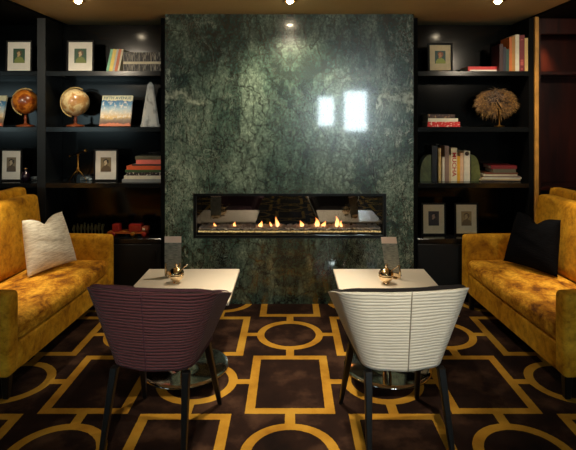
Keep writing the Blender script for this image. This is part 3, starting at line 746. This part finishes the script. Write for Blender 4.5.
sl.location = (-1.525, 3.475, 0); sl.rotation_euler = (0, 0, -.0476)
sr = copy_tree(sl); sr['label'] = 'mustard gold velvet sofa on the right holding a black cushion'
sr.location = (1.488, 3.475, 0); sr.rotation_euler = (0, 0, math.pi+.0476)

# cushions
def pillow(B0, B1, lean, up, mat, label, thick=.16, tuck=.0):
    """B0,B1: lower corners on the seat; lean: horizontal backwards shift at the top"""
    B0, B1 = Vector(B0), Vector(B1); ex = (B1-B0); W = ex.length; ex.normalize()
    top = Vector(lean)+Vector((0, 0, up)); Hh = top.length; ey = top.normalized(); ez = ex.cross(ey).normalized(); ey = ez.cross(ex).normalized()
    c = (B0+B1)/2+top/2
    b = MB()
    def surf(sgn):
        def fn(u, v):
            a, d = u*2-1, v*2-1
            th = thick*.5*((1-abs(a)**2.6)*(1-abs(d)**2.6))**.55
            pin = 1-.055*(1-abs(a)**2)*abs(d)**3; pin2 = 1-.05*(1-abs(d)**2)*abs(a)**3
            x = a*W/2*pin2*(1-.10*(d+1)); y = d*Hh/2*pin
            dent = math.exp(-(a*3.2)**2)*max(0, d)**2
            y -= .055*dent; th *= 1-.35*dent
            th += .004*math.sin(y*60+a*4)*(1-abs(a))*(1-abs(d))
            return (x, y, sgn*th)
        return fn
    b.grid(surf(1), 40, 40); b.grid(surf(-1), 40, 40)
    o = b.build('cushion', mat); m_ = Matrix((ex, ey, ez)).transposed().to_4x4(); m_.translation = c; o.matrix_world = m_
    return tag(o, label, 'cushion', 'throw cushions')
pillow((-1.865, 3.60, .46), (-1.69, 4.02, .465), (-.14, -.06, 0), .38, M['pillow_w'], 'cream ribbed cushion leaning on the left mustard sofa')
pillow((1.685, 4.02, .465), (1.90, 3.61, .46), (.14, -.06, 0), .38, M['pillow_b'], 'black cushion leaning on the right mustard sofa', .17)

# ------------------------------------------------------------------ tub chairs
def make_chair(label, fab, lin, seatm):
    """local: back at -y, opens to +y; origin under the seat centre"""
    t = thing('tub_chair', label, 'chair', (0, 0, 0), 0, 'tub chairs')
    z0, z1 = .415, .80
    def plan(u, k):
        """u in -1..1 along the U, k 0..1 bottom..top -> x, y"""
        w = .20+.115*k; yb = -.20-.055*k; yf = .16+.09*k
        # path lengths: arm, rounded corner, back
        r = .10+.02*k
        a = (yf-(yb+r)); arc = r*math.pi/2; bk = w-r; tot = a+arc+bk
        s_ = abs(u)*tot; sg = 1 if u >= 0 else -1
        bow = .018
        if s_ < bk: x, y = s_, yb-bow*math.cos(s_/bk*math.pi/2)*(1 if k else 1)
        elif s_ < bk+arc: q = (s_-bk)/r; x, y = bk+r*math.sin(q), yb+r-r*math.cos(q)
        else: x, y = w, yb+r+(s_-bk-arc)
        x += .055*k*max(0, (s_-bk*.8)/(tot-bk*.8))
        return sg*x, y
    def ztop(u):
        x, y = plan(u, 1); return z1+.004-.31*max(0, y+.245)-.004*abs(u)
    def P(u, v, off=0):
        zt = ztop(u); z = z0+(zt-z0)*v; k = (z-z0)/(z1-z0); x, y = plan(u, k)
        if off:
            x2, y2 = plan(min(1, u+.01), k); x1_, y1_ = plan(max(-1, u-.01), k); d = Vector((x2-x1_, y2-y1_)).normalized()
            nx, ny = -d.y, d.x; x += nx*off; y += ny*off
        return Vector((x, y, z))
    b = MB(); nu, nv = 96, 36
    b.grid(lambda u, v: P(u*2-1, v), nu, nv)
    b.grid(lambda u, v: P(u*2-1, v*1.0, .012), nu, nv)
    b.grid(lambda u, v: P(u*2-1, 1, .012*v), nu, 1); b.grid(lambda u, v: P(u*2-1, 0, .012*v), nu, 1)
    b.grid(lambda u, v: P(-1, u, .012*v), nv, 1); b.grid(lambda u, v: P(1, u, .012*v), nv, 1)
    b.build('outer_shell', fab, t)
    b = MB()
    f1 = lambda v: .0125+.038*math.sin(min(1, v*6)*math.pi/2)
    b.grid(lambda u, v: P(u*2-1, v, .0125), nu, 12); b.grid(lambda u, v: P(u*2-1, v, .05), nu, 12)
    def rim(u, v):
        p = P(u*2-1, 1, .0125+.0375*v); p.z += .008*math.sin(v*math.pi)+.002; return p
    b.grid(rim, nu, 6)
    b.grid(lambda u, v: P(u*2-1, 1, .0125+.0375*v)+Vector((0,0,.002*1)), 1, 1) if False else None
    b.grid(lambda u, v: P(-1, u, .0125+.0375*v), 12, 1); b.grid(lambda u, v: P(1, u, .0125+.0375*v), 12, 1)
    o = b.build('inner_lining', lin, t)
    MB().tube([P(0, v/14)+Vector((0, -.001, 0)) for v in range(15)], .003, 6).build('back_seam', lin if fab is M['purple'] else cmat('seam_grey', (150,144,128)), t)
    pts = [plan(i/20-1, .12) for i in range(41)]
    pts = [(x*.80, y*.80+.02) for x, y in pts]
    bb = bmesh.new(); A = [bb.verts.new((x, y, .43)) for x, y in pts]; B = [bb.verts.new((x, y, .50)) for x, y in pts]
    bb.faces.new(A); bb.faces.new(B)
    for i in range(len(pts)): j = (i+1) % len(pts); bb.faces.new((A[i], A[j], B[j], B[i]))
    bmesh.ops.bevel(bb, geom=[e_ for e_ in bb.edges if abs(e_.verts[0].co.z-.5) < 1e-4 and abs(e_.verts[1].co.z-.5) < 1e-4], offset=.018, segments=3, affect='EDGES')
    q = MB(); q.merge(bb, True); q.build('seat', seatm, t)
    pts2 = [(x*1.17, y*1.17-.01) for x, y in pts]
    MB().prism([p for p in pts2], .405, .4285, 'z').build('seat_base', lin, t)
    for sx_, x_, y0_, x1_, y1_ in ((-1, .178, -.17, .20, -.27), (1, .178, -.17, .20, -.27), (-1, .185, .135, .22, .27), (1, .185, .135, .22, .27)):
        MB().quadbar((sx_*x_, y0_, .404), (sx_*x1_, y1_, .001), .036, .022).build('leg', M['blackleg'], t)
    return t
c1 = make_chair('aubergine purple ruched tub chair with its back to the camera', M['purple'], M['purplein'], M['purplein'])
c1.location = (-.645, 2.53, 0); c1.rotation_euler = (0, 0, -.13)
c2 = make_chair('ivory white ruched tub chair with its back to the camera', M['white_r'], M['darklin'], M['darklin'])
c2.location = (.53, 2.53, 0); c2.rotation_euler = (0, 0, .10)

# ------------------------------------------------------------------ tables and what stands on them
TZ = .535
def make_table(label):
    t = thing('side_table', label, 'table', (0, 0, 0), 0, 'square cream cafe tables')
    MB().box(-.32, .32, -.315, .315, TZ-.022, TZ, .004, 2).build('tabletop', M['tabletop'], t)
    MB().lathe([(0,.028), (.032,.028), (.032,TZ-.04), (.06,TZ-.034), (.09,TZ-.0225), (0,TZ-.0225)], n=28).build('column', M['chrome'], t)
    MB().lathe([(0,.001), (.268,.001), (.278,.004), (.280,.010), (.274,.016), (.255,.019), (.16,.024), (.06,.034), (.04,.045), (.0325,.06), (0,.06)], n=72).build('base_disc', M['chrome'], t)
    return t
t1 = make_table('square cream table on chrome disc base beyond the purple chair'); t1.location = (-.675, 3.18, 0)
t2 = copy_tree(t1); t2['label'] = 'square cream table on chrome disc base beyond the white chair'; t2.location = (.625, 3.18, 0)
def bowl(label):
    t = thing('sugar_bowl', label, 'sugar bowl', (0,0,0), 0, 'polished round sugar bowls'); r = .048
    MB().lathe([(0,0), (.022,0), (.024,.004), (.018,.009)]+[(r*math.cos(a), .053+r*.92*math.sin(a)) for a in [math.radians(-68+i*8) for i in range(10)]]+[(0,.055)], n=32).build('bowl', M['gold'], t)
    MB().lathe([(r*1.01,.058), (r*1.02,.062), (r*.93,.075), (r*.72,.088), (r*.4,.098), (.007,.102), (.005,.108), (.009,.115), (.006,.122), (0,.124)], n=32).build('lid', M['gold'], t)
    MB().tube([(.03,-.01,.085), (.062,-.02,.112), (.078,-.024,.125)], [.0025,.003,.005], 8).build('spoon', M['gold'], t)
    return t
n = N('menu_print'); t_ = n.new('ShaderNodeTexCoord'); sp = n.new('ShaderNodeSeparateXYZ'); n.link(t_.outputs['Object'], sp.inputs[0])
f = n.noise(n.coord((6,6,60)), 5, 4)
body = n.ramp(f, [(.35, srgb(92,96,90)), (.65, srgb(150,150,138))]); zz_ = n.math('GREATER_THAN', sp.outputs[2], .225)
n.set(Base_Color=n.mix(zz_, body, srgb(230,204,186)), Roughness=.18); M['menu'] = n.m
def menu(label, tilt, rz):
    t = thing('menu_holder', label, 'menu holder', (0,0,0), rz, 'menu holders on the tables')
    MB().box(-.056, .056, -.0015, .0015, .012, .268, 0).build('menu_card', M['menu'], t, (0,0,0), (0, tilt, 0))
    MB().box(-.03, .03, -.028, .028, 0, .006, .002, 1).box(-.045, .045, -.008, -.0025, .006, .035, .002, 1).box(-.045, .045, .0025, .008, .006, .035, .002, 1).build('clip_base', M['gold'], t)
    MB().tube([(-.046,-.01,.006), (-.046,-.01,.09)], [.007,.004], 10).build('post', M['gold'], t)
    MB().tube([(.046,-.01,.006), (.046,-.01,.09)], [.007,.004], 10).build('post', M['gold'], t)
    return t
b1 = bowl('round polished sugar bowl with lid on the left table'); b1.location = (sx(176.5, 3.2), 3.2, TZ+.001)
b2 = copy_tree(b1); b2['label'] = 'round polished sugar bowl with lid on the right table'; b2.location = (sx(386, 3.18), 3.18, TZ+.001)
m1 = menu('upright menu card in metal holder on the left table', .0, 0); m1.location = (sx(173, 3.33), 3.33, TZ+.001)
m2 = copy_tree(m1); m2['label'] = 'tilted menu card in metal holder on the right table'; m2.location = (sx(394, 3.30), 3.30, TZ+.001); m2.rotation_euler = (0, 0, -.65)
for ch in m2.children:
    if ch.name.startswith('menu_card'): ch.rotation_euler = (0, -.15, 0)

# ------------------------------------------------------------------ lights
def downlight(x, y, power, label, size=150, blend=1.0, aim=(0,0,-1), col=(1,.78,.50), z=CZ):
    t = thing('ceiling_light', label, 'ceiling light', (x, y, z), 0, 'recessed ceiling downlights')
    MB().lathe([(.036,-.001), (.055,-.001), (.056,-.005), (.050,-.007), (.038,-.004), (.036,-.001)], n=32).build('trim_ring', M['brass'], t)
    MB().lathe([(0,-.020), (.009,-.019), (.018,-.015), (.024,-.008), (.026,-.001), (0,-.001)], n=24).build('bulb', M['lensglow' if label.startswith('bright') else 'lensdim'], t)
    l = bpy.data.lights.new('spot', 'SPOT'); l.energy = power; l.color = col; l.spot_size = math.radians(size); l.spot_blend = blend; l.shadow_soft_size = .04
    o = bpy.data.objects.new('lamp', l); C.objects.link(o); o.parent = t; o.location = (0, 0, -.05)
    o.rotation_euler = Vector(aim).to_track_quat('-Z', 'Y').to_euler()
    return t
W = (1,.84,.62)
downlight(sx(78, 3.79), 3.79, 26, 'bright recessed downlight above the left bookcase', 96, aim=(-.25,.35,-1), col=W)
downlight(0, 3.79, 80, 'bright recessed downlight above the marble fireplace', 124, aim=(0,.25,-1), col=W)
downlight(sx(498, 3.79), 3.79, 26, 'bright recessed downlight above the right bookcase', 96, aim=(.25,.35,-1), col=W)
k = 'unseen downlight added to light the seating, tables, carpet and shelves'  # out-of-view lamps added to light seating, tables, carpet and shelves
downlight(-1.95, 3.35, 165, k, 37, aim=(-.02,0,-1), col=W); downlight(1.95, 3.35, 165, k, 37, aim=(.02,0,-1), col=W)  # added lamps, one over each sofa
downlight(0, 2.95, 170, k, 52, col=W); downlight(0, 2.0, 55, k, 36, col=W)  # added centre lamps for the tables and carpet
downlight(-2.3, 1.7, 125, k, 44, aim=(.10,1,-.20), col=W, z=CZ-.02); downlight(2.3, 1.7, 85, k, 44, aim=(-.10,1,-.20), col=W, z=CZ-.02)  # added wash over the bookcase fronts
downlight(-.35, .5, 130, k, 26, aim=(-.13,1,-1.02), col=W); downlight(.35, .5, 170, k, 26, aim=(.10,1,-1.02), col=W)  # added spots aimed at the chair backs
downlight(2.29, 4.43, 60, 'small lamp added under the top of the mahogany cabinet for its warm patch', 60, aim=(0,.35,-1), col=(1,.6,.25), z=CZ-.035)  # added lamp that makes the warm patch on the back panel
w_ = bpy.data.worlds.new('World'); S.world = w_; w_.use_nodes = True
w_.node_tree.nodes['Background'].inputs[0].default_value = (.5, .6, .7, 1); w_.node_tree.nodes['Background'].inputs[1].default_value = .02

# ------------------------------------------------------------------ camera
cd = bpy.data.cameras.new('camera'); cam = bpy.data.objects.new('camera', cd); C.objects.link(cam)
cam.location = (0, 0, H); cam.rotation_euler = (math.pi/2, 0, 0)
cd.sensor_fit = 'HORIZONTAL'; cd.sensor_width = 36; cd.lens = F/576*36
cd.clip_start = .05; cd.shift_x = -(VX-288)/576; cd.shift_y = (VY-225)/576
S.camera = cam
vs = S.view_settings; vs.view_transform = 'Standard'; vs.look = 'None'; vs.gamma = 1; vs.use_curve_mapping = False; vs.exposure = .2
